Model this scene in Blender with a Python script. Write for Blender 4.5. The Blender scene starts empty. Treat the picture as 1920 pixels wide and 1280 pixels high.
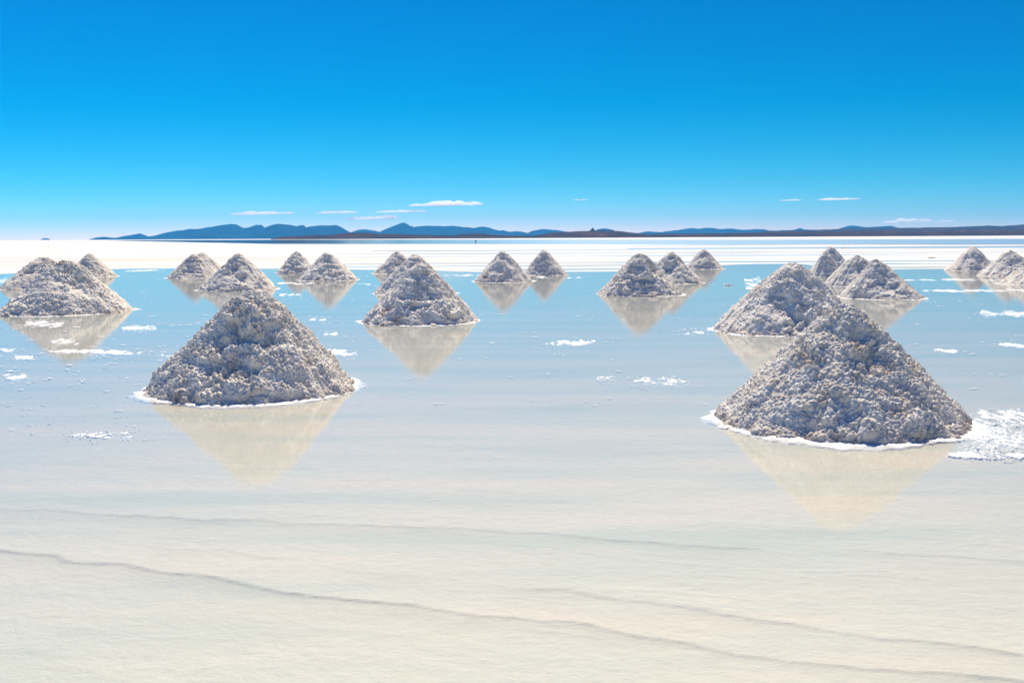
import bpy, math, random
import numpy as np
from mathutils import Matrix, Vector, Euler

random.seed(7)
rng = np.random.default_rng(11)
scene = bpy.context.scene
COL = scene.collection
R_ = math.radians

# ------------------------------------------------------------------ camera
F = 1850.0                 # focal length in pixels of the 1920 px wide photograph
CAMH = 2.4
PITCH = math.atan((640 - 444.5) / F)
ROLL = math.atan(10.0 / 1920)
cam_d = bpy.data.cameras.new("camera")
cam = bpy.data.objects.new("camera", cam_d)
COL.objects.link(cam)
cam_d.sensor_width = 36.0
cam_d.lens = F / 1920 * 36.0
cam_d.clip_start = 0.05
cam_d.clip_end = 60000
CAMROT = Euler((math.pi / 2 - PITCH, 0, 0)).to_matrix() @ Euler((0, 0, -ROLL)).to_matrix()
cam.matrix_world = Matrix.Translation((0, 0, CAMH)) @ CAMROT.to_4x4()
scene.camera = cam
CR = np.array(CAMROT)


def ray(px, py):
    px = np.asarray(px, float); py = np.asarray(py, float)
    d = np.stack([(px - 960) / F, -(py - 640) / F, -np.ones_like(px * py)], -1)
    return d @ CR.T


def ground(px, py, z=0.0):
    d = ray(px, py)
    t = (z - CAMH) / d[..., 2]
    return np.stack([d[..., 0] * t, d[..., 1] * t], -1)


def at_depth(px, py, Y):
    d = ray(px, py)
    t = Y / d[..., 1]
    return np.stack([d[..., 0] * t, d[..., 1] * t, CAMH + d[..., 2] * t], -1)


# ------------------------------------------------------------------ noise
def _h(ix, iy, iz, seed):
    with np.errstate(over='ignore'):
        h = (ix.astype(np.uint32) * np.uint32(374761393) + iy.astype(np.uint32) * np.uint32(668265263)
             + iz.astype(np.uint32) * np.uint32(2147483647) + np.uint32((seed * 974711 + 12345) % 4294967295))
        h = (h ^ (h >> np.uint32(13))) * np.uint32(1274126177)
        h = (h ^ (h >> np.uint32(16))) * np.uint32(2246822519)
        h = h ^ (h >> np.uint32(15))
    return h.astype(np.float32) / np.float32(4294967295.0)


def vnoise(p, seed=0):
    p = np.asarray(p, np.float64)
    i = np.floor(p).astype(np.int64); f = (p - i).astype(np.float32)
    u = f * f * f * (f * (f * 6 - 15) + 10)
    r = 0
    for dx in (0, 1):
        wx = u[..., 0] if dx else 1 - u[..., 0]
        for dy in (0, 1):
            wy = u[..., 1] if dy else 1 - u[..., 1]
            for dz in (0, 1):
                wz = u[..., 2] if dz else 1 - u[..., 2]
                r = r + wx * wy * wz * _h(i[..., 0] + dx, i[..., 1] + dy, i[..., 2] + dz, seed)
    return r * 2 - 1


def fbm(p, octv=4, seed=0, gain=0.5):
    a, s, r = 1.0, 1.0, 0
    for o in range(octv):
        r = r + a * vnoise(p * s, seed + o * 17)
        a *= gain; s *= 2.03
    return r


def clods(p, seed=0, rmin=0.35, rmax=0.75):
    """rounded lumps: highest of the spheres sown one per cell, 0..~0.75 (cell units)"""
    i = np.floor(p).astype(np.int64)
    best = np.zeros(p.shape[:-1], np.float32)
    for dx in (-1, 0, 1):
        for dy in (-1, 0, 1):
            for dz in (-1, 0, 1):
                cx, cy, cz = i[..., 0] + dx, i[..., 1] + dy, i[..., 2] + dz
                q0 = cx + _h(cx, cy, cz, seed) - p[..., 0]
                q1 = cy + _h(cx, cy, cz, seed + 1) - p[..., 1]
                q2 = cz + _h(cx, cy, cz, seed + 2) - p[..., 2]
                r = rmin + (rmax - rmin) * _h(cx, cy, cz, seed + 3)
                d2 = (q0 * q0 + q1 * q1 + q2 * q2).astype(np.float32)
                v = np.sqrt(np.maximum(r * r - d2, 0))
                best = np.maximum(best, v)
    return best


def sstep(a, b, x):
    t = np.clip((x - a) / (b - a), 0, 1)
    return t * t * (3 - 2 * t)


# ------------------------------------------------------------------ mesh helpers
def mesh_np(name, verts, quads, mat=None, smooth=True):
    me = bpy.data.meshes.new(name)
    verts = np.ascontiguousarray(verts, np.float32); quads = np.ascontiguousarray(quads, np.int32)
    k = quads.shape[1]
    me.vertices.add(len(verts)); me.vertices.foreach_set("co", verts.ravel())
    me.loops.add(quads.size); me.loops.foreach_set("vertex_index", quads.ravel())
    me.polygons.add(len(quads))
    me.polygons.foreach_set("loop_start", np.arange(0, quads.size, k, dtype=np.int32))
    me.polygons.foreach_set("loop_total", np.full(len(quads), k, np.int32))
    me.polygons.foreach_set("use_smooth", np.full(len(quads), smooth))
    me.update(calc_edges=True)
    if mat: me.materials.append(mat)
    return me


def grid_quads(nr, nc, wrap=False, off=0, flip=False):
    r = np.arange(nr - 1)[:, None]
    c = np.arange(nc if wrap else nc - 1)[None, :]
    c2 = (c + 1) % nc
    a = r * nc + c; b = r * nc + c2; d = (r + 1) * nc + c; e = (r + 1) * nc + c2
    return np.stack([a, d, e, b] if flip else [a, b, e, d], -1).reshape(-1, 4) + off


def link(name, me, parent=None):
    o = bpy.data.objects.new(name, me)
    COL.objects.link(o)
    if parent: o.parent = parent
    return o


def tag(o, label, cat, group=None, kind=None):
    o["label"] = label; o["category"] = cat
    if group: o["group"] = group
    if kind: o["kind"] = kind
    return o


def struct(o, kind="structure"):
    o["kind"] = kind
    return o


def empty(name, loc):
    o = bpy.data.objects.new(name, None)
    COL.objects.link(o); o.location = loc
    o.empty_display_size = 0.2
    return o


# ------------------------------------------------------------------ materials
class NT:
    def __init__(s, name):
        s.m = bpy.data.materials.new(name); s.m.use_nodes = True
        s.t = s.m.node_tree; s.t.nodes.clear()
        s.out = s.n('ShaderNodeOutputMaterial')

    def n(s, typ, **kw):
        nd = s.t.nodes.new(typ)
        for k, v in kw.items():
            if k[0] == '_': setattr(nd, k[1:], v)
        return nd

    def l(s, a, b): s.t.links.new(a, b)

    def noise(s, vec, scale, detail=4, rough=0.5):
        nd = s.n('ShaderNodeTexNoise')
        nd.inputs['Scale'].default_value = scale; nd.inputs['Detail'].default_value = detail
        nd.inputs['Roughness'].default_value = rough
        s.l(vec, nd.inputs['Vector']); return nd.outputs[0]

    def ramp(s, fac, stops):
        nd = s.n('ShaderNodeValToRGB'); e = nd.color_ramp.elements
        while len(e) < len(stops): e.new(0.5)
        for el, (p, c) in zip(e, stops):
            el.position = p; el.color = (*c, 1) if len(c) == 3 else c
        s.l(fac, nd.inputs[0]); return nd.outputs[0]

    def mix(s, fac, a, b):
        nd = s.n('ShaderNodeMix', _data_type='RGBA')
        for v, i in ((fac, 0), (a, 6), (b, 7)):
            if isinstance(v, (int, float)): nd.inputs[i].default_value = v
            elif isinstance(v, tuple): nd.inputs[i].default_value = (*v, 1)
            else: s.l(v, nd.inputs[i])
        return nd.outputs[2]

    def mapping(s, scale, rot=(0, 0, 0), coord='Position'):
        if coord == 'Position':
            src = s.n('ShaderNodeNewGeometry').outputs['Position']
        else:
            src = s.n('ShaderNodeTexCoord').outputs['Object']
        mp = s.n('ShaderNodeMapping'); mp.inputs['Scale'].default_value = scale
        mp.inputs['Rotation'].default_value = rot
        s.l(src, mp.inputs['Vector']); return mp.outputs[0]

    def math(s, op, a, b=None, c=None, clamp=False):
        nd = s.n('ShaderNodeMath', _operation=op, _use_clamp=clamp)
        for i, v in enumerate((a, b, c)):
            if v is None: continue
            if isinstance(v, (int, float)): nd.inputs[i].default_value = v
            else: s.l(v, nd.inputs[i])
        return nd.outputs[0]

    def bump(s, h, strength, dist, normal=None):
        nd = s.n('ShaderNodeBump'); nd.inputs['Strength'].default_value = strength
        nd.inputs['Distance'].default_value = dist
        s.l(h, nd.inputs['Height'])
        if normal: s.l(normal, nd.inputs['Normal'])
        return nd.outputs[0]

    def bsdf(s, col, rough=0.9, normal=None, spec=0.3):
        b = s.n('ShaderNodeBsdfPrincipled')
        if isinstance(col, tuple): b.inputs['Base Color'].default_value = (*col, 1)
        else: s.l(col, b.inputs['Base Color'])
        b.inputs['Roughness'].default_value = rough
        b.inputs['Specular IOR Level'].default_value = spec
        if normal: s.l(normal, b.inputs['Normal'])
        s.l(b.outputs[0], s.out.inputs['Surface']); return b


def sep_z(k):
    g = k.n('ShaderNodeNewGeometry'); sx = k.n('ShaderNodeSeparateXYZ')
    k.l(g.outputs['Position'], sx.inputs[0]); return sx.outputs[2]


def mat_salt_bed():
    k = NT("salt_bed")
    pos = k.mapping((1, 1, 1))
    st = k.mapping((0.16, 0.95, 1), (0, 0, R_(13)))
    n1 = k.noise(st, 1.0, 5, 0.6)
    wet = k.ramp(n1, [(0.36, (0.545, 0.555, 0.48)), (0.50, (0.64, 0.60, 0.505)), (0.62, (0.70, 0.62, 0.51))])
    n2 = k.noise(pos, 9.0, 5, 0.65)
    wet = k.mix(k.ramp(n2, [(0.38, (0.35,) * 3), (0.62, (0,) * 3)]), wet, (0.58, 0.54, 0.43))
    at = k.n('ShaderNodeAttribute', _attribute_name='ledge_shade')  # shade at the foot of the plate edges, painted into the bed colour
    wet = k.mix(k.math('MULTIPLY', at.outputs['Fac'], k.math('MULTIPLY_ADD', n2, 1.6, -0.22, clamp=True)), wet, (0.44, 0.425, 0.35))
    # dry salt crust, whiter, with long creamy and grey swathes
    s2 = k.mapping((0.012, 0.16, 1))
    n3 = k.noise(s2, 1.0, 6, 0.62)
    dry = k.ramp(n3, [(0.36, (0.50, 0.465, 0.41)), (0.47, (0.63, 0.585, 0.515)), (0.58, (0.76, 0.72, 0.66))])
    z = sep_z(k)
    fac = k.math('MULTIPLY_ADD', z, 120.0, 0.4, clamp=True)
    col = k.mix(fac, wet, dry)
    b1 = k.noise(k.mapping((1.0, 1.25, 1), (0, 0, R_(14))), 8.0, 7, 0.72)
    b2 = k.noise(pos, 70.0, 3, 0.6)
    nrm = k.bump(b2, 0.30, 0.004, k.bump(b1, 0.70, 0.030))
    k.bsdf(col, 0.85, nrm, 0.2)
    return k.m


def mat_water():
    k = NT("shallow_brine")
    p1 = k.mapping((0.9, 2.6, 1))
    w1 = k.noise(p1, 3.2, 3, 0.55)
    p2 = k.mapping((5, 16, 1), (0, 0, R_(5)))
    w2 = k.noise(p2, 2.2, 2, 0.5)
    nrm = k.bump(w2, 0.045, 0.006, k.bump(w1, 0.035, 0.02))
    # reflectance rises towards grazing (Schlick), the same from above and below the sheet
    lw = k.n('ShaderNodeLayerWeight'); lw.inputs['Blend'].default_value = 0.5
    k.l(nrm, lw.inputs['Normal'])
    fr = k.math('MULTIPLY_ADD', k.math('POWER', lw.outputs['Facing'], 4.9), 0.96, 0.04)
    tr = k.n('ShaderNodeBsdfTransparent'); tr.inputs[0].default_value = (0.97, 0.99, 0.975, 1)
    gl = k.n('ShaderNodeBsdfGlossy'); g_ = k.n('ShaderNodeNewGeometry'); sx = k.n('ShaderNodeSeparateXYZ'); k.l(g_.outputs['Position'], sx.inputs[0])
    # open water far out is ruffled by wind, more so towards the right
    fy = k.math('MULTIPLY_ADD', sx.outputs[1], 0.02, -1.0, clamp=True)
    fx = k.math('MULTIPLY_ADD', k.math('DIVIDE', sx.outputs[0], k.math('MAXIMUM', sx.outputs[1], 1.0)), 3.0, 0.8, clamp=True)
    k.l(k.math('MULTIPLY_ADD', k.math('MULTIPLY', fx, fy), 0.17, 0.012), gl.inputs['Roughness'])
    k.l(nrm, gl.inputs['Normal'])
    mx = k.n('ShaderNodeMixShader')
    k.l(fr, mx.inputs[0]); k.l(tr.outputs[0], mx.inputs[1]); k.l(gl.outputs[0], mx.inputs[2])
    k.l(mx.outputs[0], k.out.inputs['Surface'])
    return k.m


def mat_pile():
    k = NT("piled_salt")
    pos = k.mapping((1, 1, 1))
    n1 = k.noise(pos, 5.0, 5, 0.6)
    col = k.ramp(n1, [(0.34, (0.66, 0.57, 0.455)), (0.5, (0.80, 0.72, 0.60)), (0.66, (0.88, 0.815, 0.70))])
    oi = k.n('ShaderNodeObjectInfo')
    rv = k.math('MULTIPLY_ADD', oi.outputs['Random'], 0.14, 0.88)
    vm_ = k.n('ShaderNodeVectorMath', _operation='SCALE'); k.l(col, vm_.inputs[0]); k.l(rv, vm_.inputs['Scale']); col = vm_.outputs[0]
    # rusty, muddy patches
    n2 = k.noise(pos, 1.7, 5, 0.7)
    st = k.ramp(n2, [(0.585, (0,) * 3), (0.68, (0.75,) * 3)])
    col = k.mix(st, col, (0.46, 0.30, 0.19))
    # mud line at the foot
    z = sep_z(k)
    n3 = k.noise(pos, 6.0, 3, 0.6)
    foot = k.math('MULTIPLY_ADD', z, -7.0, 1.05, clamp=True)
    foot = k.math('MULTIPLY', foot, k.math('MULTIPLY_ADD', n3, 2.6, -0.95, clamp=True))
    col = k.mix(foot, col, (0.33, 0.24, 0.17))
    b1 = k.noise(pos, 32.0, 4, 0.65)
    b2 = k.noise(pos, 95.0, 2, 0.6)
    nrm = k.bump(b2, 0.5, 0.006, k.bump(b1, 0.6, 0.018))
    k.bsdf(col, 0.9, nrm, 0.2)
    return k.m


def mat_simple(name, col, rough=0.85, var=0.12, scale=3.0, bump=0.0):
    k = NT(name)
    pos = k.mapping((1, 1, 1))
    n = k.noise(pos, scale, 4, 0.6)
    c0 = tuple(max(0, c * (1 - var)) for c in col); c1 = tuple(min(1, c * (1 + var)) for c in col)
    nrm = k.bump(n, bump, 0.01) if bump else None
    k.bsdf(k.ramp(n, [(0.35, c0), (0.65, c1)]), rough, nrm, 0.2)
    return k.m


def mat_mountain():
    k = NT("hazed_rock")
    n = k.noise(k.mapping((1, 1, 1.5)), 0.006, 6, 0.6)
    k.bsdf(k.ramp(n, [(0.35, (0.006, 0.050, 0.125)), (0.65, (0.012, 0.078, 0.175))]), 0.95, None, 0.05)  # blue of the distant air is partly painted into the rock colour
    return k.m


def mat_hill():
    k = NT("scrub_hill")
    n = k.noise(k.mapping((0.4, 1, 6)), 0.022, 6, 0.7)
    col = k.ramp(n, [(0.36, (0.010, 0.008, 0.024)), (0.50, (0.045, 0.016, 0.022)), (0.57, (0.13, 0.045, 0.028)), (0.70, (0.30, 0.15, 0.09))])
    n2 = k.noise(k.mapping((1, 1, 1)), 0.12, 4, 0.7)
    col = k.mix(k.ramp(n2, [(0.45, (0.7,) * 3), (0.6, (0,) * 3)]), col, (0.016, 0.013, 0.02))
    k.bsdf(col, 0.95, None, 0.05)
    return k.m


M_BED = mat_salt_bed(); M_WATER = mat_water(); M_PILE = mat_pile()
M_CRUST = mat_simple("white_crust", (0.80, 0.775, 0.735), 0.8, 0.13, 11.0, 0.6)
M_MOUNT = mat_mountain(); M_HILL = mat_hill()


# ------------------------------------------------------------------ terrain
def horizon(px): return 449.5 - 10 * np.asarray(px, float) / 1920


def interp_y(pts, px):
    p = np.array(pts, float)
    return np.interp(px, p[:, 0], p[:, 1])


LEDGES = [  # foreground salt plates: pixel course of the edge, height, fall-off length
    ([(-300, 1010), (0, 1036), (100, 1043), (130, 1058), (240, 1058), (330, 1078), (450, 1092), (520, 1110), (620, 1122), (760, 1136), (840, 1152),
      (900, 1160), (960, 1158), (1020, 1172), (1080, 1170), (1180, 1192), (1280, 1205), (1360, 1225), (1430, 1232), (1560, 1250), (1750, 1262), (2300, 1330)], 0.010, 0.45),
    ([(900, 1098), (970, 1107), (1060, 1112), (1150, 1126), (1220, 1132), (1290, 1142), (1400, 1160), (1480, 1172), (1640, 1196), (1780, 1212), (1920, 1230), (2300, 1275)], 0.0075, 0.4),
    ([(-300, 948), (0, 954), (130, 962), (250, 968), (480, 978), (560, 982), (700, 986), (840, 992), (960, 1000), (1100, 1010), (1220, 1018), (1300, 1024), (1420, 1031), (1500, 1040)], 0.008, 0.9),
    ([(1560, 1030), (1620, 1036), (1720, 1042), (1800, 1048), (1920, 1056), (2300, 1085)], 0.007, 0.5),
    ([(230, 1020), (330, 1028), (420, 1036), (520, 1046), (600, 1052)], 0.004, 0.3),
    ([(600, 1066), (720, 1078), (850, 1092)], 0.004, 0.3),
    ([(1480, 1078), (1640, 1084), (1800, 1092)], 0.003, 0.25),
]
LEDGE_W = []
for pts, A, L in LEDGES:
    p = np.array(pts, float)
    xs = np.linspace(p[0, 0], p[-1, 0], 500); ys = np.interp(xs, p[:, 0], p[:, 1])
    g = ground(xs, ys, -0.02); o = np.argsort(g[:, 0])
    LEDGE_W.append((g[o, 0], g[o, 1], A, L, p[0, 0] < -100, p[-1, 0] > 2000))

SHORE = [(-400, 520), (-60, 517), (60, 511), (160, 505), (250, 503.5), (330, 503), (480, 504), (640, 505), (760, 505.5), (860, 507), (980, 508.5), (1120, 508.5),
         (1240, 505), (1330, 499), (1420, 493.5), (1500, 494), (1560, 502), (1680, 505), (1790, 503), (1920, 505), (2300, 507)]
P_NEAR = [(-400, 452.0), (200, 450.9), (260, 452.2), (420, 455.5), (520, 457.2), (900, 457.6), (1200, 458.3), (1500, 458.6), (1920, 458.5), (2400, 459)]
P_FAR = [(-400, 452.0), (200, 450.9), (260, 450.6), (420, 450.0), (560, 449.4), (900, 449.2), (1200, 449.0), (1440, 449.2), (1700, 448.6), (1920, 447.8), (2400, 447)]


def bed_height(X, Y):
    """height of the salt above the water plane"""
    P = np.stack([X, Y, np.zeros_like(X)], -1)
    Ys = np.maximum(Y, 1.0)
    # pixel column in which the photograph sees this bearing (near the horizon)
    PX = 960 + F * X / Ys / math.cos(PITCH)
    hz = horizon(PX)
    PXc = np.clip(PX, -400, 2400)
    sd = F * CAMH / (interp_y(SHORE, PXc) - hz)
    wob = 1.6 * fbm(P * [0.05, 0.3, 1], 3, 5)
    t = (Y - sd - wob)
    base = -0.020 + 0.004 * fbm(P * [0.25, 0.9, 1], 3, 3) + 0.0015 * fbm(P * 2.5, 3, 9)
    shore = -0.018 + 0.036 * sstep(-1.2, 1.4, t) + 0.012 * sstep(5, 60, t)
    z = np.where(t > -1.2, np.maximum(shore, base), base)
    z = z + 0.004 * fbm(P * [0.35, 1.2, 1], 3, 41) * sstep(-1, 3, t)
    # long ribbons of standing water on the flat behind the shore
    st = fbm(P * [0.010, 0.30, 1], 3, 21)
    amt = sstep(430, 900, PX) * sstep(2.0, 5.0, t) * (1 - sstep(72, 170, Y - sd))
    z = z - amt * 0.075 * sstep(0.28, 0.62, st)
    st2 = fbm(P * [0.004, 0.075, 1], 3, 33)
    amt2 = sstep(1050, 1400, PX) * sstep(145, 172, Y) * (1 - sstep(304, 356, Y))
    z = z - amt2 * 0.10 * sstep(-0.05, 0.35, st2)
    # the far pool
    yn = F * CAMH / np.maximum(interp_y(P_NEAR, PXc) - hz, 0.5)
    yf = F * CAMH / np.maximum(interp_y(P_FAR, PXc) - hz, 0.5)
    wn = fbm(P * [0.01, 0.02, 1], 3, 55)
    inpool = sstep(-8, 8, Y - yn - 8 * wn) * (1 - sstep(-30, 30, Y - yf - 25 * wn)) * (yf > yn + 5)
    z = z - 0.12 * inpool
    # plates in the foreground
    wb = 0.035 * fbm(np.stack([X * 2.2, X * 0 + 3.1, X * 0], -1), 3, 70) + 0.010 * fbm(P * [9.0, 9.0, 1], 3, 71)
    xr = X * math.cos(0.24) - Y * math.sin(0.24); yr = X * math.sin(0.24) + Y * math.cos(0.24)
    rid = np.abs(fbm(np.stack([xr * 0.22, yr * 1.3, 0 * X], -1), 4, 81))
    z = z + 0.0045 * np.exp(-rid / 0.05) * (Y < 30) * sstep(-0.1, 0.5, fbm(P * [0.5, 0.8, 1], 2, 83))
    z = z + 0.0022 * fbm(np.stack([xr * 3.0, yr * 6.0, 0 * X], -1), 4, 85) * (Y < 30)
    ledge_shade = np.zeros_like(X)  # mask for the painted shade on the near side of each ledge
    for lx, ly, A, L, ol, orr in LEDGE_W:
        yl = np.interp(X, lx, ly) + wb
        d = Y - yl
        end = np.ones_like(X)
        if not ol: end *= sstep(lx[0], lx[0] + 0.5, X)
        if not orr: end *= 1 - sstep(lx[-1] - 0.5, lx[-1], X)
        A2 = A * (0.75 + 0.35 * vnoise(np.stack([X * 1.3, X * 0 + A * 900, X * 0], -1), 4))
        z = z + np.where(Y > 2, end * A2 * sstep(-0.02, 0.025 + 0.3 * A, d) * np.exp(-np.maximum(d, 0) / L), 0)
        z = z - np.where(Y > 2, end * A2 * 0.35 * (1 - sstep(-0.02, 0.02, d)) * np.exp(np.minimum(d, 0) / 0.25), 0)
        np.maximum(ledge_shade, np.where(Y > 2, end * (A / 0.012) * np.where(d <= 0.02, np.exp(np.minimum(d, 0) / (0.16 + 12 * A)), 0), 0), out=ledge_shade)
    return np.where(Y < 30, np.minimum(z, -0.003), z), np.clip(ledge_shade * (0.75 + 0.4 * fbm(P * [1.5, 4, 1], 3, 77)), 0, 1)


FAR = 7000.0
p = np.concatenate([np.arange(1300, 560, -1.15), np.arange(560, 60, -1.6), np.arange(60, 12, -0.4), np.arange(12, 0.47, -0.12)])
rows = F * CAMH / p
rows = np.concatenate([[-8, -5, -3, -1, 0, 0.8, 1.5, 2.0, 2.3], rows[rows < FAR], [FAR]])
u = np.linspace(-1, 1, 760)
Yg, Ug = np.meshgrid(rows, u, indexing='ij')
half = np.where(Yg < 3, 9.0, 9.0 + (Yg - 3) * 0.78)
half = np.where(Yg > 3, np.minimum(half, 7000), half)
Xg = Ug * half
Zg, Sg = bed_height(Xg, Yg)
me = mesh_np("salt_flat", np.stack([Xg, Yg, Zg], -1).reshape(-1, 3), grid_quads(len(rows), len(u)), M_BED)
me.attributes.new("ledge_shade", "FLOAT", "POINT").data.foreach_set("value", np.ascontiguousarray(Sg, np.float32).ravel())
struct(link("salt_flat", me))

wv = [(-12, -8, 0), (12, -8, 0), (14, 3, 0), (6660, FAR, 0), (-6660, FAR, 0), (-14, 3, 0)]
me = mesh_np("water", np.array(wv, float), np.array([[0, 1, 2, 5], [5, 2, 3, 4]]), M_WATER, False)
struct(link("water", me))


# ------------------------------------------------------------------ ridges
def ridge(name, pts, D, wf, wb, mat, seed, rough, step=2.0, foot=-2.0, nv=34):
    p = np.array(pts, float)
    px = np.arange(p[0, 0], p[-1, 0] + 1, step)
    py = np.interp(px, p[:, 0], p[:, 1])
    py = py + 0.35 * rough * fbm(np.stack([px * 0.09, px * 0 + seed, px * 0], -1), 3, seed)
    top = at_depth(px, py, D)
    top[:, 2] = np.maximum(top[:, 2], foot + 0.2)
    v = np.linspace(0, 1, nv)[:, None]
    vr = 0.62                                              # ridge line sits at v = vr
    Y = np.where(v <= vr, D - wf * (1 - v / vr), D + wb * (v - vr) / (1 - vr))
    X = top[None, :, 0] * (Y / D)
    Y = Y + 0 * X
    s = np.where(v <= vr, v / vr, 1 - (v - vr) / (1 - vr))
    P = np.stack([X / D * 26, Y / D * 26, 0 * X], -1)
    spur = fbm(P * [1.6, 0.5, 1], 5, seed + 3)
    s2 = np.clip(s ** 1.15 * (1 + 0.55 * rough * spur * (1 - s) * 1.6), 0, 1)
    Z = foot + (top[None, :, 2] - foot) * s2
    me = mesh_np(name, np.stack([X, Y, Z], -1).reshape(-1, 3), grid_quads(nv, len(px)), mat)
    return struct(link(name, me))


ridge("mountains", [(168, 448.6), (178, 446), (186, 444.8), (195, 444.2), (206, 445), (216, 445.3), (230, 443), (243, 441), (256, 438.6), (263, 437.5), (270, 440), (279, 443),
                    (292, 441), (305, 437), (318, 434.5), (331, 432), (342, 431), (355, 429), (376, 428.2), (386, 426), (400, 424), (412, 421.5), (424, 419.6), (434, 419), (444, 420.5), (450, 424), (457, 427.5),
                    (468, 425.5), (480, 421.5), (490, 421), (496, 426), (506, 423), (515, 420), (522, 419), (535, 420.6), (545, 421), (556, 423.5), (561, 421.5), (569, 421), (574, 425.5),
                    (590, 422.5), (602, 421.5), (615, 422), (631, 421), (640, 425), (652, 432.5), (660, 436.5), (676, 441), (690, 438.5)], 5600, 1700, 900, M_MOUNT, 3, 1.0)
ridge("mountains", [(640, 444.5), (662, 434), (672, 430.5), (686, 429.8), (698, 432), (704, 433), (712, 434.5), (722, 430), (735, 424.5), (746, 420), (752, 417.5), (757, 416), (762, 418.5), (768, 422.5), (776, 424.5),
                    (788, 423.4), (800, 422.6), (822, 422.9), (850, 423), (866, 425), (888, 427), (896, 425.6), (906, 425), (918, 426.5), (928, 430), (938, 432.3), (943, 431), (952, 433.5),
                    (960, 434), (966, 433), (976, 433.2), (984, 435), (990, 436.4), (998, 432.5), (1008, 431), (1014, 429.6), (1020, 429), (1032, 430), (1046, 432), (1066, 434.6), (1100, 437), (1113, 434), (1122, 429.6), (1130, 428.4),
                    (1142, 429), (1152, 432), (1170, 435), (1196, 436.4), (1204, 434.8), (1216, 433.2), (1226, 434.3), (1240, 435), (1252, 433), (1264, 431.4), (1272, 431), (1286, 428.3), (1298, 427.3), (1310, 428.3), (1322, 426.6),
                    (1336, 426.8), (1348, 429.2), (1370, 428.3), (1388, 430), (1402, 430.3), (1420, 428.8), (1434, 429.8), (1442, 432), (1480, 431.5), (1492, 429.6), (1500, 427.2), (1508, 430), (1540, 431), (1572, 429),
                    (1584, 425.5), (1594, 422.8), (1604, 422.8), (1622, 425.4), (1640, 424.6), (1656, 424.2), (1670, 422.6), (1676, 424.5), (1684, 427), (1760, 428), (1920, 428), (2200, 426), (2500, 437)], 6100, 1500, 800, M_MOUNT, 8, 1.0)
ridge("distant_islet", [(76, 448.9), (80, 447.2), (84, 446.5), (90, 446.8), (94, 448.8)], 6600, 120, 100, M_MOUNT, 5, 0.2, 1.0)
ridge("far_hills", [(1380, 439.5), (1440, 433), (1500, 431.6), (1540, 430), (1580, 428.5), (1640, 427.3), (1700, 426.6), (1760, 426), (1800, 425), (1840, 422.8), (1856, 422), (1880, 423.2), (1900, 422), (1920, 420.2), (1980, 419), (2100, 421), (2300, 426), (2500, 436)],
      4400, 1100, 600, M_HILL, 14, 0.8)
ridge("near_hills", [(508, 447.4), (516, 445.6), (530, 443.6), (560, 442), (590, 441), (620, 440), (640, 437.5), (662, 436), (690, 436), (706, 437.6), (740, 438.6), (770, 439.4), (820, 440.6), (850, 441), (864, 438.6), (890, 437.4),
                     (905, 437.5), (930, 440), (960, 441.4), (1000, 441.6), (1018, 439), (1034, 436.5), (1060, 434.6), (1090, 433.2), (1120, 432.4), (1150, 432.6), (1166, 433.4), (1182, 435.4), (1200, 437.6), (1222, 438.8), (1260, 438),
                     (1300, 438), (1360, 436.8), (1420, 436), (1500, 434.8), (1600, 434), (1700, 433.2), (1800, 433), (1920, 432), (2200, 433), (2500, 439)],
      2500, 500, 350, M_HILL, 23, 0.8, 1.5, -0.6)

# ------------------------------------------------------------------ salt piles
GROUP = "salt piles standing in the flooded flat"
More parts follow.
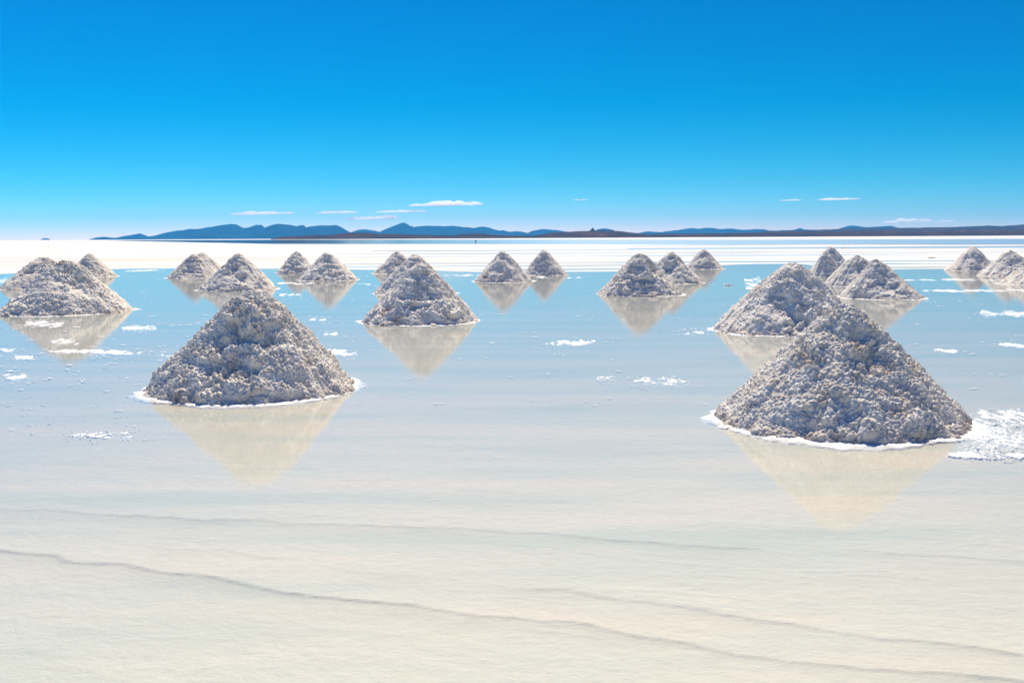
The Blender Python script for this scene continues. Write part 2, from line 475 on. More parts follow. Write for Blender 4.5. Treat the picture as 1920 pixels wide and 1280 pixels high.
# left x, right x, y of the front foot, apex x, apex y, seed, lumpiness, dragged-slope amount, label
PILES = [
    (273, 668, 759, 478, 543, 1, 1.0, 0.5, "large front left salt pile with a shaded hollow in its left face"),
    (1333, 1818, 832, 1585, 568, 2, 1.2, 0.25, "largest and nearest salt pile, front right, crumbly with big lumps along its foot"),
    (5, 240, 592, 126, 487, 3, 1.0, 0.6, "big salt pile by the left edge, white flakes floating across its reflection"),
    (5, 165, 543, 82, 482, 4, 1.0, 0.3, "dark salt pile peeking out left behind the big pile at the left edge"),
    (122, 217, 520, 168, 475, 5, 0.9, 0.4, "small pointed salt pile behind the right shoulder of the big left-edge pile"),
    (313, 414, 522, 364, 476, 6, 0.8, 0.4, "small salt pile overlapped on its right by the blunt pile behind the large front-left one"),
    (330, 424, 513, 378, 473, 7, 0.8, 0.5, "nearly hidden salt pile, a sliver of right flank left of the blunt-topped pile"),
    (376, 521, 546, 449, 475, 8, 0.8, 0.3, "blunt-topped salt pile directly behind the large front left pile"),
    (518, 596, 512, 556, 471, 9, 0.9, 0.3, "small salt pile half behind the round-topped pile left of centre"),
    (558, 673, 527, 614, 473, 10, 1.0, 0.4, "round-topped salt pile left of centre with a thin white streak under its foot"),
    (699, 790, 514, 744, 471, 11, 0.9, 0.4, "rearmost of the three overlapping salt piles in the middle of the scene"),
    (701, 858, 554, 778, 477, 12, 0.9, 0.4, "middle one of three overlapping salt piles in the centre, mostly hidden"),
    (678, 899, 611, 788, 494, 13, 1.0, 0.6, "front one of three overlapping salt piles, with a full white ring and long reflection"),
    (888, 1002, 530, 943, 470, 14, 0.7, 0.6, "smooth-flanked pointed salt pile right of the three overlapping ones, left of a close pair"),
    (977, 1063, 517, 1019, 467, 15, 0.7, 0.4, "small salt pile of the centre pair, the right and farther of the two"),
    (1122, 1282, 556, 1200, 475, 16, 1.1, 0.3, "front salt pile of a receding row of three right of centre, brown along its foot"),
    (1195, 1322, 533, 1259, 472, 17, 0.9, 0.4, "middle salt pile of the receding row of three right of centre"),
    (1282, 1358, 505, 1319, 467, 18, 0.8, 0.2, "last and smallest salt pile of the receding row of three right of centre"),
    (1338, 1622, 631, 1486, 492, 19, 1.0, 0.6, "big salt pile just behind the largest one, its right side hidden by that pile"),
    (1520, 1600, 508, 1558, 462, 20, 0.9, 0.3, "back salt pile of the cluster on the right, only tip and right flank showing"),
    (1514, 1584, 519, 1547, 471, 21, 0.9, 0.3, "small salt pile in front of the rearmost tip, above the big pile on the right"),
    (1546, 1672, 538, 1607, 478, 22, 0.8, 0.6, "salt pile with smooth left slope, half behind the broad pile on the right"),
    (1570, 1729, 562, 1642, 487, 23, 1.0, 0.3, "broad salt pile right of the big partly hidden one, white crust along its foot"),
    (1775, 1868, 508, 1824, 462, 24, 0.9, 0.6, "leftmost salt pile of the group at the right edge"),
    (1838, 1952, 519, 1893, 469, 25, 0.9, 0.6, "middle salt pile of the group at the right edge, cut by the frame"),
    (1876, 2010, 535, 1940, 488, 26, 0.9, 0.5, "front salt pile at the right edge, only its left slope in view"),
]


def fit_pile(xl, xr, yf, ax, ay):
    xc = (xl + xr) / 2
    front = ground(xc, yf)
    R = 0.5
    dirn = front / np.linalg.norm(front)
    for _ in range(12):
        c = front + dirn * R
        # width as seen at the centre's depth
        zc = np.array([c[0], c[1], -CAMH]) @ CR           # camera coordinates
        R = (xr - xl) / 2 / F * (-zc[2]) * 0.985
    c = front + dirn * R
    ap = at_depth(ax, ay, c[1])
    return c, R, ap[2], ap[0] - c[0]


def build_pile(spec, extra=None):
    xl, xr, yf, ax, ay, seed, lump, drag, label = spec
    c, R, H, adx = fit_pile(xl, xr, yf, ax, ay)
    rad_px = (xr - xl) / 2
    nr = int(np.clip(rad_px * 1.5, 60, 330)); nt = int(nr * 4.2)
    s = np.linspace(0, 1.10, nr)[:, None]
    th = np.linspace(0, 2 * math.pi, nt, endpoint=False)[None, :]
    ct, stn = np.cos(th), np.sin(th)
    so = seed * 13.7
    circ = np.stack([ct * 1.3 + so, stn * 1.3, 0 * ct], -1)
    Rt = R * (1 + 0.05 * fbm(circ, 3, seed))               # outline is not a perfect circle
    cc = 0.145 + 0.03 * math.sin(seed * 2.1)
    prof = 1 - (np.sqrt(s ** 2 + cc ** 2) - cc) / (math.sqrt(1 + cc ** 2) - cc)
    prof = prof + 0.02 * np.sin(np.clip(s, 0, 1) * math.pi) * (0.2 + vnoise(circ * 0.9 + 7, seed + 5))
    w = np.clip(1 - s, 0, 1)
    X = s * Rt * ct + adx * w; Y = s * Rt * stn; Z = H * prof + 0 * ct
    Z = np.where(s > 1, -(s - 1) * R * 0.9, Z)
    P = np.stack([X, Y, Z + 0 * X], -1)
    Pw = P + [so, so * 0.7, so * 0.3]
    # cone normal
    sl = math.atan2(R, H)
    N = np.stack([ct * math.sin(math.pi / 2 - 0 * sl) * 0.66, stn * 0.66, 0.75 + 0 * ct], -1)
    N = N / np.linalg.norm(N, axis=-1, keepdims=True) + 0 * P
    k = R / 1.7                                             # features scale weakly with size
    k = 0.5 + 0.5 * k
    edge = sstep(0.0, 0.10, s)
    lm = sstep(-0.42, 0.42, fbm(Pw * 1.3, 3, seed + 11))    # where it is cloddy / where it slid smooth
    side = np.abs(ct) ** 2
    lm = np.maximum(lm, {2: 0.3, 16: 0.4, 1: 0.2}.get(seed, 0.08)) * (1 - 0.45 * drag * side)
    warp = np.stack([fbm(Pw * 2.7 + 5, 2, seed + 15), fbm(Pw * 2.7 + 11, 2, seed + 16), fbm(Pw * 2.7 + 23, 2, seed + 17)], -1)
    Pc = Pw + 0.05 * warp
    D = 0.034 * fbm(Pw * 1.5, 3, seed + 20) * (0.35 + 0.65 * edge)
    gulw = fbm(Pw * 3.1, 2, seed + 37)
    # slumped terraces: scarps with a shaded hollow below
    q = fbm(Pw * [1.1, 1.1, 1.8], 3, seed + 31)
    D = D + (0.45 if seed in (2, 3) else 1.0) * (0.008 + 0.036 * (1 - side)) * np.clip(1.6 * np.sin(q * 5.5), -1, 1) * (0.35 + 0.65 * lm) * edge
    # hollows where salt was shovelled away or slid off
    r3 = np.random.default_rng(seed * 31)
    dents = [(r3.uniform(-2.7, -0.45), r3.uniform(0.38, 0.8), r3.uniform(0.12, 0.24), r3.uniform(0.04, 0.085)) for _ in range(4)]
    if seed == 1: dents = [(-1.85, 0.62, 0.27, 0.13), (-1.75, 0.38, 0.16, 0.06), (-1.1, 0.5, 0.14, 0.06)]
    if seed == 2: dents = [(-1.35, 0.55, 0.24, 0.08), (-1.2, 0.38, 0.13, 0.045), (-0.9, 0.8, 0.15, 0.06)]
    for (da, ds, dr, dd) in dents:
        dx = s * ct - ds * math.cos(da); dy = s * stn - ds * math.sin(da)
        D = D - dd * R / 1.7 * np.exp(-((dx * dx + dy * dy) / (dr * dr)) ** 1.5) * (0.8 + 0.5 * gulw)
    # sliding gullies straight down the slope
    gul = fbm(np.stack([ct * 6 + so + 0 * Z, stn * 6 + 0 * Z, 0.5 * Z], -1), 3, seed + 41)
    D = D + (0.022 if seed in (2, 3) else 0.035) * gul * sstep(0.15, 0.5, s) * (0.4 + drag)
    gul2 = fbm(np.stack([ct * 24 + so + 0 * Z, stn * 24 + 0 * Z, 1.5 * Z], -1), 2, seed + 43)
    D = D + 0.016 * gul2 * drag * (0.3 + side) * sstep(0.1, 0.4, s)
    foot = sstep(0.6, 0.95, s)
    b0 = clods(Pc / 0.30, seed + 50, 0.15, 0.7) * 0.30
    D = D + (b0 - 0.05) * 0.42 * lump * (0.15 + 0.85 * foot) * (0.35 + 0.65 * lm)
    b1 = clods(Pc / (0.15 * k), seed + 60, 0.15, 0.72) * 0.15 * k
    D = D + (b1 - 0.03) * 0.38 * lump * (0.05 + 0.95 * lm ** 1.5)
    b2 = clods(Pc / (0.066 * k), seed + 70, 0.2, 0.75) * 0.066 * k
    D = D + (b2 - 0.02) * 0.70 * (0.28 + 0.72 * lm)
    if rad_px > 70:
        b3 = clods(Pw / 0.034, seed + 80, 0.25, 0.75) * 0.034
        D = D + (b3 - 0.01) * 0.88 * (0.65 + 0.35 * lm)
    D = D * np.where(s > 1.0, np.clip((1.1 - s) / 0.1, 0, 1), 1)
    if rad_px < 60: D = D * 0.8
    P = P + N * D[..., None]
    P[0] = P[0].mean(axis=0)
    root = tag(empty("salt_pile", (c[0], c[1], 0)), label, "salt pile", GROUP)
    link("mound", mesh_np("mound", P.reshape(-1, 3), grid_quads(nr, nt, True, 0, True), M_PILE), root)
    # crystallised ring round the waterline
    nrr, ntr = 26, int(np.clip(nt * 0.7, 160, 620))
    th = np.linspace(0, 2 * math.pi, ntr, endpoint=False)[None, :]
    ct, stn = np.cos(th), np.sin(th)
    circ = np.stack([ct * 1.3 + so, stn * 1.3, 0 * ct], -1)
    Rb = R * (1 + 0.05 * fbm(circ, 3, seed))
    wd = R * np.clip(0.075 + 0.075 * fbm(np.stack([ct * 2 + so, stn * 2, 0 * ct], -1), 2, seed + 90)
                     + 0.04 * fbm(np.stack([ct * 14 + so, stn * 14, 0 * ct], -1), 3, seed + 91), 0.004, 0.3)
    v = np.linspace(0, 1, nrr)[:, None]
    rr = Rb * 0.93 + v * (Rb * 0.09 + wd * 0.85)
    P = np.stack([rr * ct, rr * stn, 0 * rr], -1)
    lumps = clods((P + so) / (0.07 * k), seed + 95, 0.3, 0.75) * 0.07 * k
    rag = fbm((P + so) * 7, 3, seed + 96); rag2 = fbm((P + so) * 26, 2, seed + 97)
    P[..., 2] = np.interp(v, [0, .35, .6, .85, 1], [0.012, 0.007, 0.002, -0.004, -0.035]) + (lumps * 0.24 - 0.005) * (1 - v ** 4) + (0.010 * rag + 0.009 * rag2) * sstep(0.2, 0.6, v) * (1 - v ** 8)
    link("crust_rim", mesh_np("crust_rim", P.reshape(-1, 3), grid_quads(nrr, ntr, True, 0, True), M_CRUST), root)
    return root, c, R, H


def blob(radius, seed, squash=0.7, n=40):
    th = np.linspace(0, 2 * math.pi, n, endpoint=False)[None, :]
    ph = np.linspace(0.001, math.pi - 0.001, n // 2)[:, None]
    d = np.stack([np.sin(ph) * np.cos(th), np.sin(ph) * np.sin(th), np.cos(ph) + 0 * th], -1)
    r = 1 + 0.25 * fbm(d * 1.4 + seed, 3, seed) + 0.30 * (clods(d * 2.4 + seed * 3.3, seed, 0.3, 0.7) - 0.25) + 0.12 * (clods(d * 6 + seed, seed + 5, 0.3, 0.7) - 0.2)
    P = d * r[..., None] * radius
    P[..., 2] *= squash
    return P.reshape(-1, 3), grid_quads(n // 2, n, True, 0, True)


for sp in PILES:
    root, c, R, H = build_pile(sp)
    if sp[5] in (1, 2):
        lst = [(1612, 826, 0.12), (1402, 795, 0.10), (1470, 812, 0.09), (1790, 815, 0.10), (1560, 822, 0.07)] if sp[5] == 2 else \
              [(582, 739, 0.09), (415, 752, 0.13), (470, 752, 0.10), (330, 752, 0.08), (540, 744, 0.07)]
        for i, (bx, by, br) in enumerate(lst):
            g = ground(bx, by)
            V, Q = blob(br, 30 + i + sp[5] * 7, 0.8)
            V = V + [g[0] - c[0], g[1] - c[1] + br * 0.6, br * 0.35]
            link("salt_clod", mesh_np("salt_clod", V, Q, M_PILE), root)


# ------------------------------------------------------------------ crust floating in the water
def flake_mesh(spots, seed):
    """spots: (x, y, radius, height). Low lumpy domes with ragged rims, one mesh"""
    VV, QQ = [], []; off = 0
    r2 = np.random.default_rng(seed)
    for (x, y, r, h) in spots:
        n = 9 if r < 0.05 else 16
        a = np.linspace(0, 2 * math.pi, n, endpoint=False) + r2.uniform(0, 6)
        rag = 1 + r2.uniform(-0.35, 0.35, n)
        sx = r2.uniform(1.0, 1.9)
        V = []
        for f, zz in ((1.0, -0.004), (0.85, 0.5 * h), (0.5, h)):
            jit = 1 + r2.uniform(-0.12, 0.12, n)
            V.append(np.stack([x + np.cos(a) * r * rag * f * sx * jit, y + np.sin(a) * r * rag * f * jit, zz * (1 + r2.uniform(-0.3, 0.3, n) * (zz > 0))], -1))
        V.append(np.tile([[x, y, h * 1.1]], (n, 1)))
        VV.append(np.concatenate(V)); QQ.append(grid_quads(4, n, True, off)); off += 4 * n
    return np.concatenate(VV), np.concatenate(QQ)


def patch(x0, x1, y0, y1, n, rpx, label, seed, cat="salt crust", slope=0.0, mode='band'):
    """a raft of salt grown up from the bed, breaking the surface between pixel columns x0..x1 and rows y0..y1"""
    cols = int(np.clip((x1 - x0) * 1.1, 30, 300)); nrow = int(np.clip((y1 - y0) * 4.5 + 8, 14, 90))
    tt = np.linspace(-0.04, 1.04, cols)[None, :]; vv = np.linspace(-0.35, 1.35, nrow)[:, None]
    bend = 0.22 * vnoise(np.stack([tt[0] * 3.5, tt[0] * 0 + seed, tt[0] * 0], -1), seed)[None, :]
    px = x0 + (x1 - x0) * tt + 0 * vv
    py = y0 + (y1 - y0) * (vv + bend * (mode == 'band')) + slope * (tt - 0.5)
    g = ground(px, py)
    cen = ground((x0 + x1) / 2, (y0 + y1) / 2)
    m = cen[1] / F
    P2 = np.stack([g[..., 0], g[..., 1] * 0.22 if mode == 'band' else g[..., 1] * 0.55, 0 * g[..., 0]], -1)
    n1 = fbm(P2 / (m * 26) + seed, 3, seed); n2 = fbm(P2 / (m * 7) + seed, 4, seed + 4, 0.7)
    if mode == 'band':
        wid = 0.30 + 0.70 * np.sqrt(np.clip(1 - (2 * tt - 1) ** 2, 0, 1))
        env = 1.05 - (np.abs(vv - 0.5) * 2 / wid) ** 2 - 2.2 * sstep(0.90, 1.03, np.abs(2 * tt - 1))
        f = env + 0.85 * n1 + 1.9 * n2 - 0.85
    elif mode == 'field':
        env = 0.45 - 1.6 * sstep(0.25, 1.25, np.abs(2 * vv - 1)) - 1.5 * sstep(0.93, 1.05, 1 - tt) - 0.55 * tt
        f = env + 0.9 * n1 + 1.9 * n2 - 0.55
    else:
        env = 0.1 - 1.2 * sstep(0.6, 1.3, np.abs(2 * vv - 1)) - 0.9 * sstep(0.8, 1.05, np.abs(2 * tt - 1))
        f = env + 0.35 * n1 + 1.7 * n2 - 1.05
    f = f - 3 * sstep(1.25, 1.62, np.abs(vv - 0.5) * 2)
    lum = clods(np.stack([g[..., 0], g[..., 1], 0 * g[..., 0]], -1) / (0.06 + 3 * m) + seed, seed, 0.3, 0.75)
    top = 0.003 + 0.007 * lum
    Z = np.where(f > 0, top * sstep(0, 0.5, f), np.maximum(f * 0.030, -0.035))
    V = np.stack([g[..., 0] - cen[0], g[..., 1] - cen[1], Z], -1)
    o = link("salt_patch", mesh_np("salt_patch", V.reshape(-1, 3), grid_quads(nrow, cols), M_CRUST))
    o.location = (cen[0], cen[1], 0)
    tag(o, label, cat, "white salt patches breaking the water surface")
    return o


PATCHES = [
    (85, 275, 657, 663, 130, 4.5, "long thin white salt streak across the tip of the left-edge pile's reflection", 101, 3, 'band'),
    (285, 335, 661, 667, 40, 4, "short white salt streak touching the left flank of the large front left pile", 102, 2, 'band'),
    (225, 295, 611, 619, 70, 4.5, "ragged white salt patch just right of the left-edge pile's reflection", 103, 1, 'band'),
    (95, 150, 637, 645, 50, 4.5, "white salt patch in the middle of the left-edge pile's reflection", 104, 0, 'band'),
    (45, 122, 602, 612, 60, 4, "white salt flakes just below the foot of the left-edge pile", 105, 2, 'band'),
    (27, 62, 666, 672, 28, 4.5, "small white salt patch left of the long streak by the left edge", 106, -2, 'band'),
    (0, 26, 652, 659, 22, 4.5, "white salt patch touching the left edge below the left-edge pile", 107, 0, 'band'),
    (140, 248, 808, 822, 60, 3, "glinting salt flakes in the clear water at lower left", 108, 4, 'flat'),
    (0, 50, 702, 712, 30, 3, "two thin salt streaks near the left edge, below the streaky reflection", 109, -2, 'band'),
    (612, 672, 656, 665, 60, 3.6, "white salt streak against the right flank of the large front left pile", 110, 0, 'band'),
    (580, 612, 597, 601, 22, 3.4, "small white salt bar above the right flank of the large front left pile", 111, -1, 'band'),
    (604, 634, 623, 628, 22, 3.4, "small white salt bar halfway down the right flank of the large front left pile", 112, -2, 'band'),
    (518, 594, 530, 533, 60, 2.4, "thin straight salt line in front of the small pile left of centre", 113, 1, 'band'),
    (522, 566, 551, 556, 34, 3, "double white salt bar between the reflections left of centre", 114, 0, 'band'),
    (668, 696, 531.5, 533.5, 18, 2, "short salt line right of the round-topped pile left of centre", 115, 0, 'band'),
    (1000, 1093, 519, 521.5, 80, 2.2, "straight white salt line at the foot of the centre pair's farther pile", 116, 0, 'band'),
    (828, 905, 515, 518.5, 60, 2.4, "white salt spit left of the smooth-flanked pointed pile", 117, -1, 'band'),
    (1022, 1118, 638, 646, 80, 4, "white salt patch alone in open water right of centre", 118, -3, 'band'),
    (1264, 1294, 624, 629, 26, 4, "small white salt patch left of the big partly hidden pile", 119, 0, 'band'),
    (1298, 1320, 622, 625, 14, 3, "tiny white salt bar left of the big partly hidden pile", 120, 0, 'band'),
    (1394, 1428, 521, 540, 46, 3.2, "spiky white salt patch above the left slope of the big partly hidden pile", 121, 3, 'band'),
    (1694, 1890, 522.5, 526, 150, 2.6, "upper of two straight salt ridges running to the right edge", 122, 0, 'band'),
    (1722, 1935, 543, 547, 170, 3, "lower of two straight salt ridges running to the right edge", 123, 1, 'band'),
    (1836, 1935, 584, 594, 110, 4.6, "thick white salt patch at the right edge below the two ridges", 124, 4, 'band'),
    (1118, 1165, 704, 713, 34, 3, "glinting salt crumbs in open water, left of two such spots", 125, 0, 'flat'),
    (1182, 1288, 707, 722, 44, 2.6, "wider spread of glinting salt crumbs left of the largest pile", 126, 4, 'flat'),
    (1872, 1925, 644, 650, 26, 4, "white salt patch at the right edge beside the largest pile's upper slope", 128, 3, 'band'),
    (1748, 1796, 654, 660, 26, 3.4, "pair of small white salt bars right of the largest pile's shoulder", 129, 0, 'band'),
    (1795, 1935, 790, 845, 330, 6, "foamy white salt field spreading right from the foot of the largest pile", 130, 10, 'field'),
    (1775, 1935, 848, 857, 150, 6, "lumpy salt bar edging the foamy field at the lower right edge", 131, 4, 'band'),
    (1830, 1935, 770, 792, 50, 5, "loose white flakes above the foamy salt field at the right edge", 132, 6, 'band'),
    (-70, 56, 523, 534, 60, 4, "broad white salt bar between two strips of water at the far left edge", 135, 0, 'band'),
    (228, 312, 506, 508.4, 50, 1.8, "thin salt line near the far shore behind the left piles", 133, -1, 'band'),
    (1186, 1215, 497, 499, 14, 1.6, "thin salt line near the far shore right of centre", 134, 0, 'band'),
]
for (x0, x1, y0, y1, n, r, lab, sd, sl, md) in PATCHES:
    patch(x0, x1, y0, y1, n, r, lab, sd, slope=sl, mode=md)

spots = []
r2 = np.random.default_rng(5)
CLUSTERS = [(a - 14, b + 14, c_ - 6, d_ + 7, int(5 + n_ * 0.10), 1.9) for (a, b, c_, d_, n_, *_r) in PATCHES if d_ > 550]
for (x0, x1, y0, y1, n, rp) in ((-60, 400, 590, 740, 120, 3.0), (-60, 320, 740, 830, 30, 2.0), (380, 700, 590, 720, 26, 2.4), (680, 1350, 570, 760, 46, 2.2), (1640, 1960, 560, 800, 40, 2.6),
                                (900, 1340, 530, 600, 40, 1.5), (200, 900, 515, 570, 50, 1.5)) + tuple(CLUSTERS):
    for i in range(n):
        px, py = r2.uniform(x0, x1), y0 + (y1 - y0) * (r2.uniform(0, 1) if y0 < 860 else r2.uniform(0, 1))
        q = r2.integers(1, 5)
        for j in range(q):
            g = ground(px + r2.normal(0, 7), py + r2.normal(0, 0.8))
            m = g[1] / F
            r = rp * m * r2.uniform(0.25, 1.2)
            spots.append((g[0], g[1], r, min(0.005, 0.06 * r + 0.001)))
V, Q = flake_mesh(spots, 9)
o = link("salt_flakes", mesh_np("salt_flakes", V, Q, M_CRUST))
tag(o, "countless tiny white salt flakes scattered over the shallow water", "salt flakes", None, "stuff")

# loose lump in the water, and low mud heaps on the flat
M_MUD = mat_simple("dry_mud", (0.36, 0.27, 0.19), 0.95, 0.3, 2.0)
lump = []
g0 = ground(1365, 535)
VV, QQ, off = [], [], 0
for i, (dx, r, z) in enumerate(((-5, 4.2, 0.4), (2, 3.4, 0.4), (6, 3.2, 0.5), (0, 2.6, 1.2))):
    g = ground(1365 + dx, 535); rr = r * g[1] / F
    rr *= 0.8; V, Q = blob(rr, 60 + i, 0.36, 20)
    VV.append(V + [g[0] - g0[0], g[1] - g0[1], rr * z]); QQ.append(Q + off); off += len(V)
o = link("salt_lump", mesh_np("salt_lump", np.concatenate(VV), np.concatenate(QQ), M_CRUST))
o.location = (g0[0], g0[1], 0)
tag(o, "small knot of white salt lumps in open water right of the receding row of three", "salt lump")


def low_heap(px, py, wpx, hpx, label, seed):
    g = ground(px, py); m = g[1] / F
    V, Q = blob(1.0, seed, 1.0, 44)
    V = V * [wpx * m / 2, wpx * m / 2.2, hpx * m]
    o = link("mud_heap", mesh_np("mud_heap", V, Q, M_MUD)); o.location = (g[0], g[1], 0.0)
    tag(o, label, "mud heap", "low mud heaps on the dry flat")


low_heap(1747, 484.5, 16, 2.0, "low brown mud heap on the white flat left of the right-edge piles", 81)
low_heap(1581, 466.2, 14, 1.5, "flat brown mud smear behind the cluster of piles on the right", 82)
low_heap(90, 462.6, 4, 0.9, "tiny dark mud heap on the white flat at far left", 83)


# ------------------------------------------------------------------ hilltop buildings
def boxes_mesh(name, bl, mat, parent=None, roof=None):
    VV, QQ, off = [], [], 0
    for (x0, x1, y0, y1, z0, z1) in bl:
        V = np.array([(x0, y0, z0), (x1, y0, z0), (x1, y1, z0), (x0, y1, z0), (x0, y0, z1), (x1, y0, z1), (x1, y1, z1), (x0, y1, z1)], float)
        VV.append(V); QQ.append(np.array([(0, 3, 2, 1), (4, 5, 6, 7), (0, 1, 5, 4), (1, 2, 6, 5), (2, 3, 7, 6), (3, 0, 4, 7)]) + off); off += 8
    return link(name, mesh_np(name, np.concatenate(VV), np.concatenate(QQ), mat, False), parent)


def gable(name, x0, x1, y0, y1, z0, z1, mat, parent):
    xm = (x0 + x1) / 2
    V = np.array([(x0, y0, z0), (x1, y0, z0), (xm, y0, z1), (x0, y1, z0), (x1, y1, z0), (xm, y1, z1)], float)
    Q = np.array([(0, 1, 2, 2), (3, 5, 4, 4), (0, 2, 5, 3), (1, 4, 5, 2), (0, 3, 4, 1)])
    me = bpy.data.meshes.new(name)
    me.from_pydata(V.tolist(), [], [(0, 1, 2), (3, 5, 4), (0, 2, 5, 3), (1, 4, 5, 2), (0, 3, 4, 1)])
    me.materials.append(mat)
    return link(name, me, parent)


M_STONE = mat_simple("salt_brick", (0.72, 0.62, 0.52), 0.9, 0.15, 0.8)
M_THATCH = mat_simple("straw_roof", (0.55, 0.44, 0.34), 0.95, 0.2, 1.2)
M_WHITEW = mat_simple("whitewash", (0.80, 0.79, 0.76), 0.85, 0.05, 0.5)
M_DARK = mat_simple("dark_glass", (0.03, 0.035, 0.045), 0.3, 0.1, 1.0)
base = at_depth(1111, 433.4, 2490.0)
b = empty("hilltop_lodge", (base[0], 2490.0, base[2] - 1.0))
tag(b, "beige gabled stone lodge on top of the dark hill, right of centre", "building")
wl = boxes_mesh("wall", [(-7, 7, -6, 6, 0, 4.0), (-3.4, 3.4, -5, 5, 4.0, 6.5)], M_STONE, b)
gable("roof", -4.2, 4.2, -5.6, 5.6, 6.5, 9.6, M_THATCH, b)
for wx in (-5, -2, 2, 5):
    boxes_mesh("window", [(wx - 0.6, wx + 0.6, -6.08, -5.95, 1.2, 2.8)], M_DARK, b)
for i, (px, w, lab) in enumerate(((1128, 16, "long low white building beside the gabled lodge on the dark hill"),
                                  (1146, 9, "small white building at the right end of the dark hill's crest"),)):
    base = at_depth(px, 433.2, 2495.0)
    b = empty("white_building", (base[0], 2495.0, base[2] - 1.0))
    tag(b, lab, "building", "white buildings on the hill crest")
    hw = w * 2495 / F / 2
    boxes_mesh("wall", [(-hw, hw, -4, 4, 0, 3.6)], M_WHITEW, b)
    boxes_mesh("roof", [(-hw - 0.3, hw + 0.3, -4.4, 4.4, 3.6, 4.1)], M_WHITEW, b)
    for wx in np.linspace(-hw + 2, hw - 2, 4 if i == 0 else 2):
        boxes_mesh("window", [(wx - 0.7, wx + 0.7, -4.06, -3.95, 1.1, 2.5)], M_DARK, b)


# ------------------------------------------------------------------ the far-off person
def person(px, py_foot, height):
    g = ground(px, py_foot)
    root = empty("person", (g[0], g[1], -0.1))
    tag(root, "tiny person in a dark red top and grey trousers wading in the far pool", "person")
    s = height / 1.7

    def skin(name, verts, edges, rad, mat, seam=0):
        me = bpy.data.meshes.new(name)
        me.from_pydata([tuple(c * s for c in v) for v in verts], edges, [])
        o = link(name, me, root)
        md = o.modifiers.new("skin", 'SKIN'); sv = me.skin_vertices[0].data
        for i, r in enumerate(rad): sv[i].radius = (r * s, r * s)
        sv[seam].use_root = True
        md2 = o.modifiers.new("sub", 'SUBSURF'); md2.levels = 1; md2.render_levels = 1
        me.materials.append(mat)
        return o
    skinm = mat_simple("skin", (0.30, 0.17, 0.11), 0.6)
    V = [(0, 0, .92), (0, 0, 1.15), (0, 0, 1.38), (0, 0, 1.48), (0, .01, 1.60), (0, 0, 1.70),
         (.17, 0, 1.36), (.24, -.02, 1.12), (.22, -.10, .90), (-.17, 0, 1.36), (-.24, -.02, 1.12), (-.22, -.10, .90),
         (.10, 0, .86), (.11, -.02, .48), (.12, 0, .08), (.13, -.12, .03), (-.10, 0, .86), (-.11, .03, .48), (-.12, .06, .08), (-.13, -.05, .03)]
    Ed = [(0, 1), (1, 2), (2, 3), (3, 4), (4, 5), (2, 6), (6, 7), (7, 8), (2, 9), (9, 10), (10, 11), (0, 12), (12, 13), (13, 14), (14, 15), (0, 16), (16, 17), (17, 18), (18, 19)]
    rad = [.13, .13, .15, .055, .095, .06, .06, .045, .035, .06, .045, .035, .085, .06, .045, .04, .085, .06, .045, .04]
    skin("body", V, Ed, rad, skinm)
    skin("jacket", [V[0], V[1], V[2], V[6], V[7], (.23, -.06, 1.0), V[9], V[10], (-.23, -.06, 1.0)], [(0, 1), (1, 2), (2, 3), (3, 4), (4, 5), (2, 6), (6, 7), (7, 8)],
         [.155, .155, .175, .08, .065, .055, .08, .065, .055], mat_simple("dark_red_cloth", (0.10, 0.018, 0.02), 0.9))
    skin("trousers", [V[0], V[12], V[13], (.12, 0, .2), V[16], V[17], (-.12, .05, .2)], [(0, 1), (1, 2), (2, 3), (0, 4), (4, 5), (5, 6)],
         [.15, .105, .08, .07, .105, .08, .07], mat_simple("grey_cloth", (0.12, 0.12, 0.15), 0.9))
    skin("hair", [(0, .03, 1.60), (0, .01, 1.70)], [(0, 1)], [.105, .085], mat_simple("dark_hair", (0.02, 0.015, 0.012), 0.7))


person(892, 456.6, 1.62)

# ------------------------------------------------------------------ clouds (beyond the haze)
k = NT("cloud_vapour")
vs = k.n('ShaderNodeVolumeScatter'); vs.inputs['Color'].default_value = (1, 0.985, 0.97, 1)
n_ = k.noise(k.mapping((1, 1, 3.0)), 0.006, 5, 0.65)
k.l(k.math('MULTIPLY', k.math('MULTIPLY_ADD', n_, 5.0, -1.95, clamp=True), 0.045), vs.inputs['Density']); vs.inputs['Anisotropy'].default_value = 0.5
k.l(vs.outputs[0], k.out.inputs['Volume'])
M_CLOUD = k.m
CLOUDS = [
    (774, 907, 384, 9, "longest and highest white cloud streak, above the pointed blue peak"),
    (434, 548, 401, 7, "white cloud streak above the flat-topped mountains on the left"),
    (592, 676, 399, 5, "thin white cloud streak right of the one over the left mountains"),
    (706, 808, 397, 5, "thin white cloud streak just below the longest cloud"),
    (652, 744, 410, 9, "puffy white cloud low over the dip left of the pointed peak"),
    (1462, 1504, 376, 4, "short thin cloud streak, left of two on the right"),
    (1530, 1612, 374, 4, "thin bright cloud streak, right of two on the right"),
    (1656, 1750, 416, 10, "puffy low cloud above the dark hills at right"),
    (1754, 1792, 416, 6, "small low puff right of the puffy cloud over the right hills"),
    (1072, 1104, 375, 2.5, "faintest tiny cloud wisp in the sky right of centre"),
]
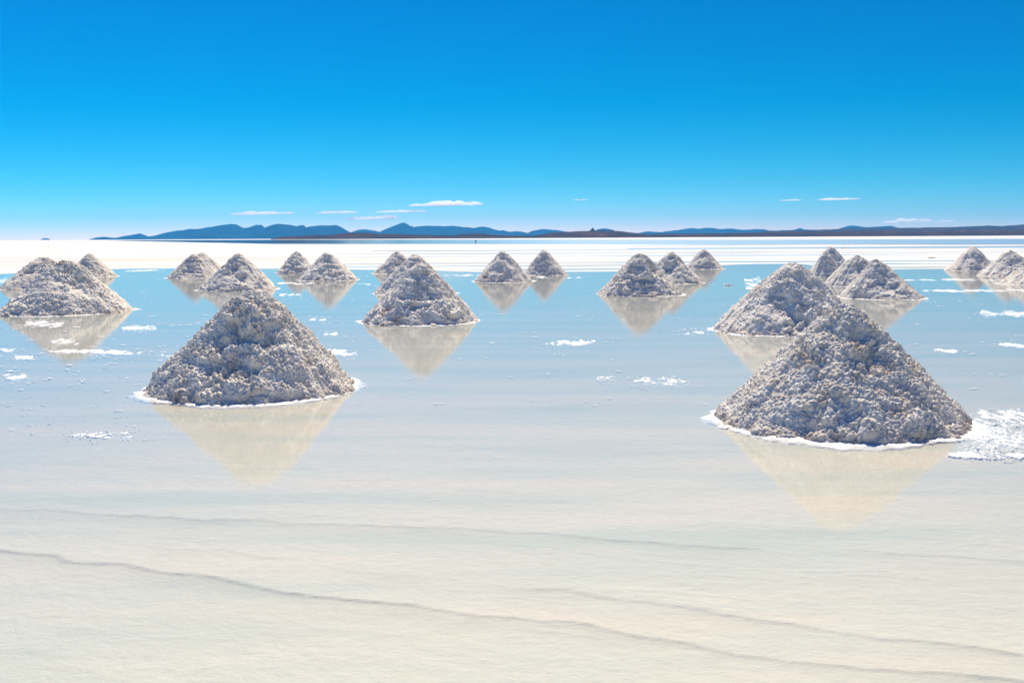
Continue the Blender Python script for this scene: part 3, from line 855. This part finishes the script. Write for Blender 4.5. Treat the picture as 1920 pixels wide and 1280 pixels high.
for i, (x0, x1, yc, hp, lab) in enumerate(CLOUDS):
    D = 10500.0
    c = at_depth((x0 + x1) / 2, yc, D)
    hw = (x1 - x0) / 2 / F * D; hh = hp / 2 / F * D
    n = 120
    th = np.linspace(0, 2 * math.pi, n, endpoint=False)[None, :]
    ph = np.linspace(0.001, math.pi - 0.001, n // 2)[:, None]
    d = np.stack([np.sin(ph) * np.cos(th), np.sin(ph) * np.sin(th), np.cos(ph) + 0 * th], -1)
    lump_ = 1 + 0.25 * fbm(d * [3.5, 1.5, 1.5] + i * 9, 4, 300 + i)
    P = d * [hw, hw * 0.45, hh]
    prof = 0.55 + 0.65 * np.abs(vnoise(np.stack([d[..., 0] * 3 + i * 5, 0 * d[..., 0], 0 * d[..., 0]], -1), 310 + i)) + 0.25 * fbm(d * [7, 3, 2] + i, 3, 320 + i)
    P[..., 2] = np.where(P[..., 2] > 0, P[..., 2] * prof * 1.5, P[..., 2] * 0.5 * prof)
    P = P * np.stack([lump_ ** 0.5, lump_, np.ones_like(lump_)], -1)
    P[..., 2] += d[..., 0] * hh * 0.25
    o = link("cloud", mesh_np("cloud", P.reshape(-1, 3), grid_quads(n // 2, n, True, 0, True), M_CLOUD))
    o.location = c
    tag(o, lab, "cloud", "small white clouds above the horizon")

# ------------------------------------------------------------------ haze
k = NT("thin_haze")
pv = k.n('ShaderNodeVolumePrincipled')
pv.inputs['Color'].default_value = (0.05, 0.50, 1.0, 1)
pv.inputs['Density'].default_value = 6.5e-5
pv.inputs['Anisotropy'].default_value = 0.0
k.l(pv.outputs[0], k.out.inputs['Volume'])
hb = boxes_mesh("haze", [(-7400, 7400, -60, 7300, -4, 165)], k.m)
struct(hb, "stuff")

# ------------------------------------------------------------------ light
SUN_EL, SUN_AZ = 55.0, 3.0
w = bpy.data.worlds.new("World"); scene.world = w; w.use_nodes = True
nt = w.node_tree
bg = nt.nodes['Background']; bg.inputs[1].default_value = 0.083
sk = nt.nodes.new('ShaderNodeTexSky'); sk.sky_type = 'NISHITA'; sk.sun_disc = False
sk.sun_elevation = R_(SUN_EL); sk.sun_rotation = R_(SUN_AZ); sk.altitude = 3600
sk.air_density = 0.8; sk.dust_density = 0.0; sk.ozone_density = 10
sc_ = nt.nodes.new('ShaderNodeSeparateColor'); cb = nt.nodes.new('ShaderNodeCombineColor')
nt.links.new(sk.outputs[0], sc_.inputs[0])
# deepen the sky the way the photograph's processing does: per-channel power curves on the Nishita sky
for ch, (gain, pw) in enumerate(((3.54 / 3.8 ** 3.3, 3.3), (0.87, 1.12), (2.17, 0.61))):
    pn = nt.nodes.new('ShaderNodeMath'); pn.operation = 'POWER'; pn.inputs[1].default_value = pw
    mn = nt.nodes.new('ShaderNodeMath'); mn.operation = 'MULTIPLY'; mn.inputs[1].default_value = gain
    nt.links.new(sc_.outputs[ch], pn.inputs[0]); nt.links.new(pn.outputs[0], mn.inputs[0])
    so_ = nt.nodes.new('ShaderNodeMath'); so_.operation = 'SUBTRACT'; so_.inputs[1].default_value = (0.15, 0, 0)[ch]; so_.use_clamp = False
    mz = nt.nodes.new('ShaderNodeMath'); mz.operation = 'MAXIMUM'; mz.inputs[1].default_value = 0.01
    nt.links.new(mn.outputs[0], so_.inputs[0]); nt.links.new(so_.outputs[0], mz.inputs[0]); nt.links.new(mz.outputs[0], cb.inputs[ch])
tc = nt.nodes.new('ShaderNodeTexCoord'); sx = nt.nodes.new('ShaderNodeSeparateXYZ')
nt.links.new(tc.outputs['Generated'], sx.inputs[0])
fa = nt.nodes.new('ShaderNodeMath'); fa.operation = 'MULTIPLY_ADD'; fa.inputs[1].default_value = -0.30; fa.inputs[2].default_value = 1.0
nt.links.new(sx.outputs[0], fa.inputs[0])
vm = nt.nodes.new('ShaderNodeVectorMath'); vm.operation = 'SCALE'
nt.links.new(cb.outputs[0], vm.inputs[0]); nt.links.new(fa.outputs[0], vm.inputs['Scale'])
nt.links.new(vm.outputs[0], bg.inputs[0])

ld = bpy.data.lights.new("sun", 'SUN'); ld.energy = 5.0; ld.angle = R_(0.5); ld.color = (1.0, 0.915, 0.77)
lo = bpy.data.objects.new("sun", ld); COL.objects.link(lo)
sd = Vector((math.sin(R_(SUN_AZ)) * math.cos(R_(SUN_EL)), math.cos(R_(SUN_AZ)) * math.cos(R_(SUN_EL)), math.sin(R_(SUN_EL))))
lo.rotation_euler = sd.to_track_quat('Z', 'Y').to_euler()
lo.location = (0, 0, 50)

# ------------------------------------------------------------------ render settings
scene.render.engine = 'CYCLES'
scene.view_settings.view_transform = 'Standard'
scene.view_settings.look = 'None'
scene.view_settings.exposure = 0.42
scene.view_settings.gamma = 1.0
scene.cycles.use_denoising = True
scene.cycles.max_bounces = 12
scene.cycles.diffuse_bounces = 3
scene.cycles.glossy_bounces = 3
scene.cycles.transparent_max_bounces = 16
scene.cycles.volume_bounces = 8
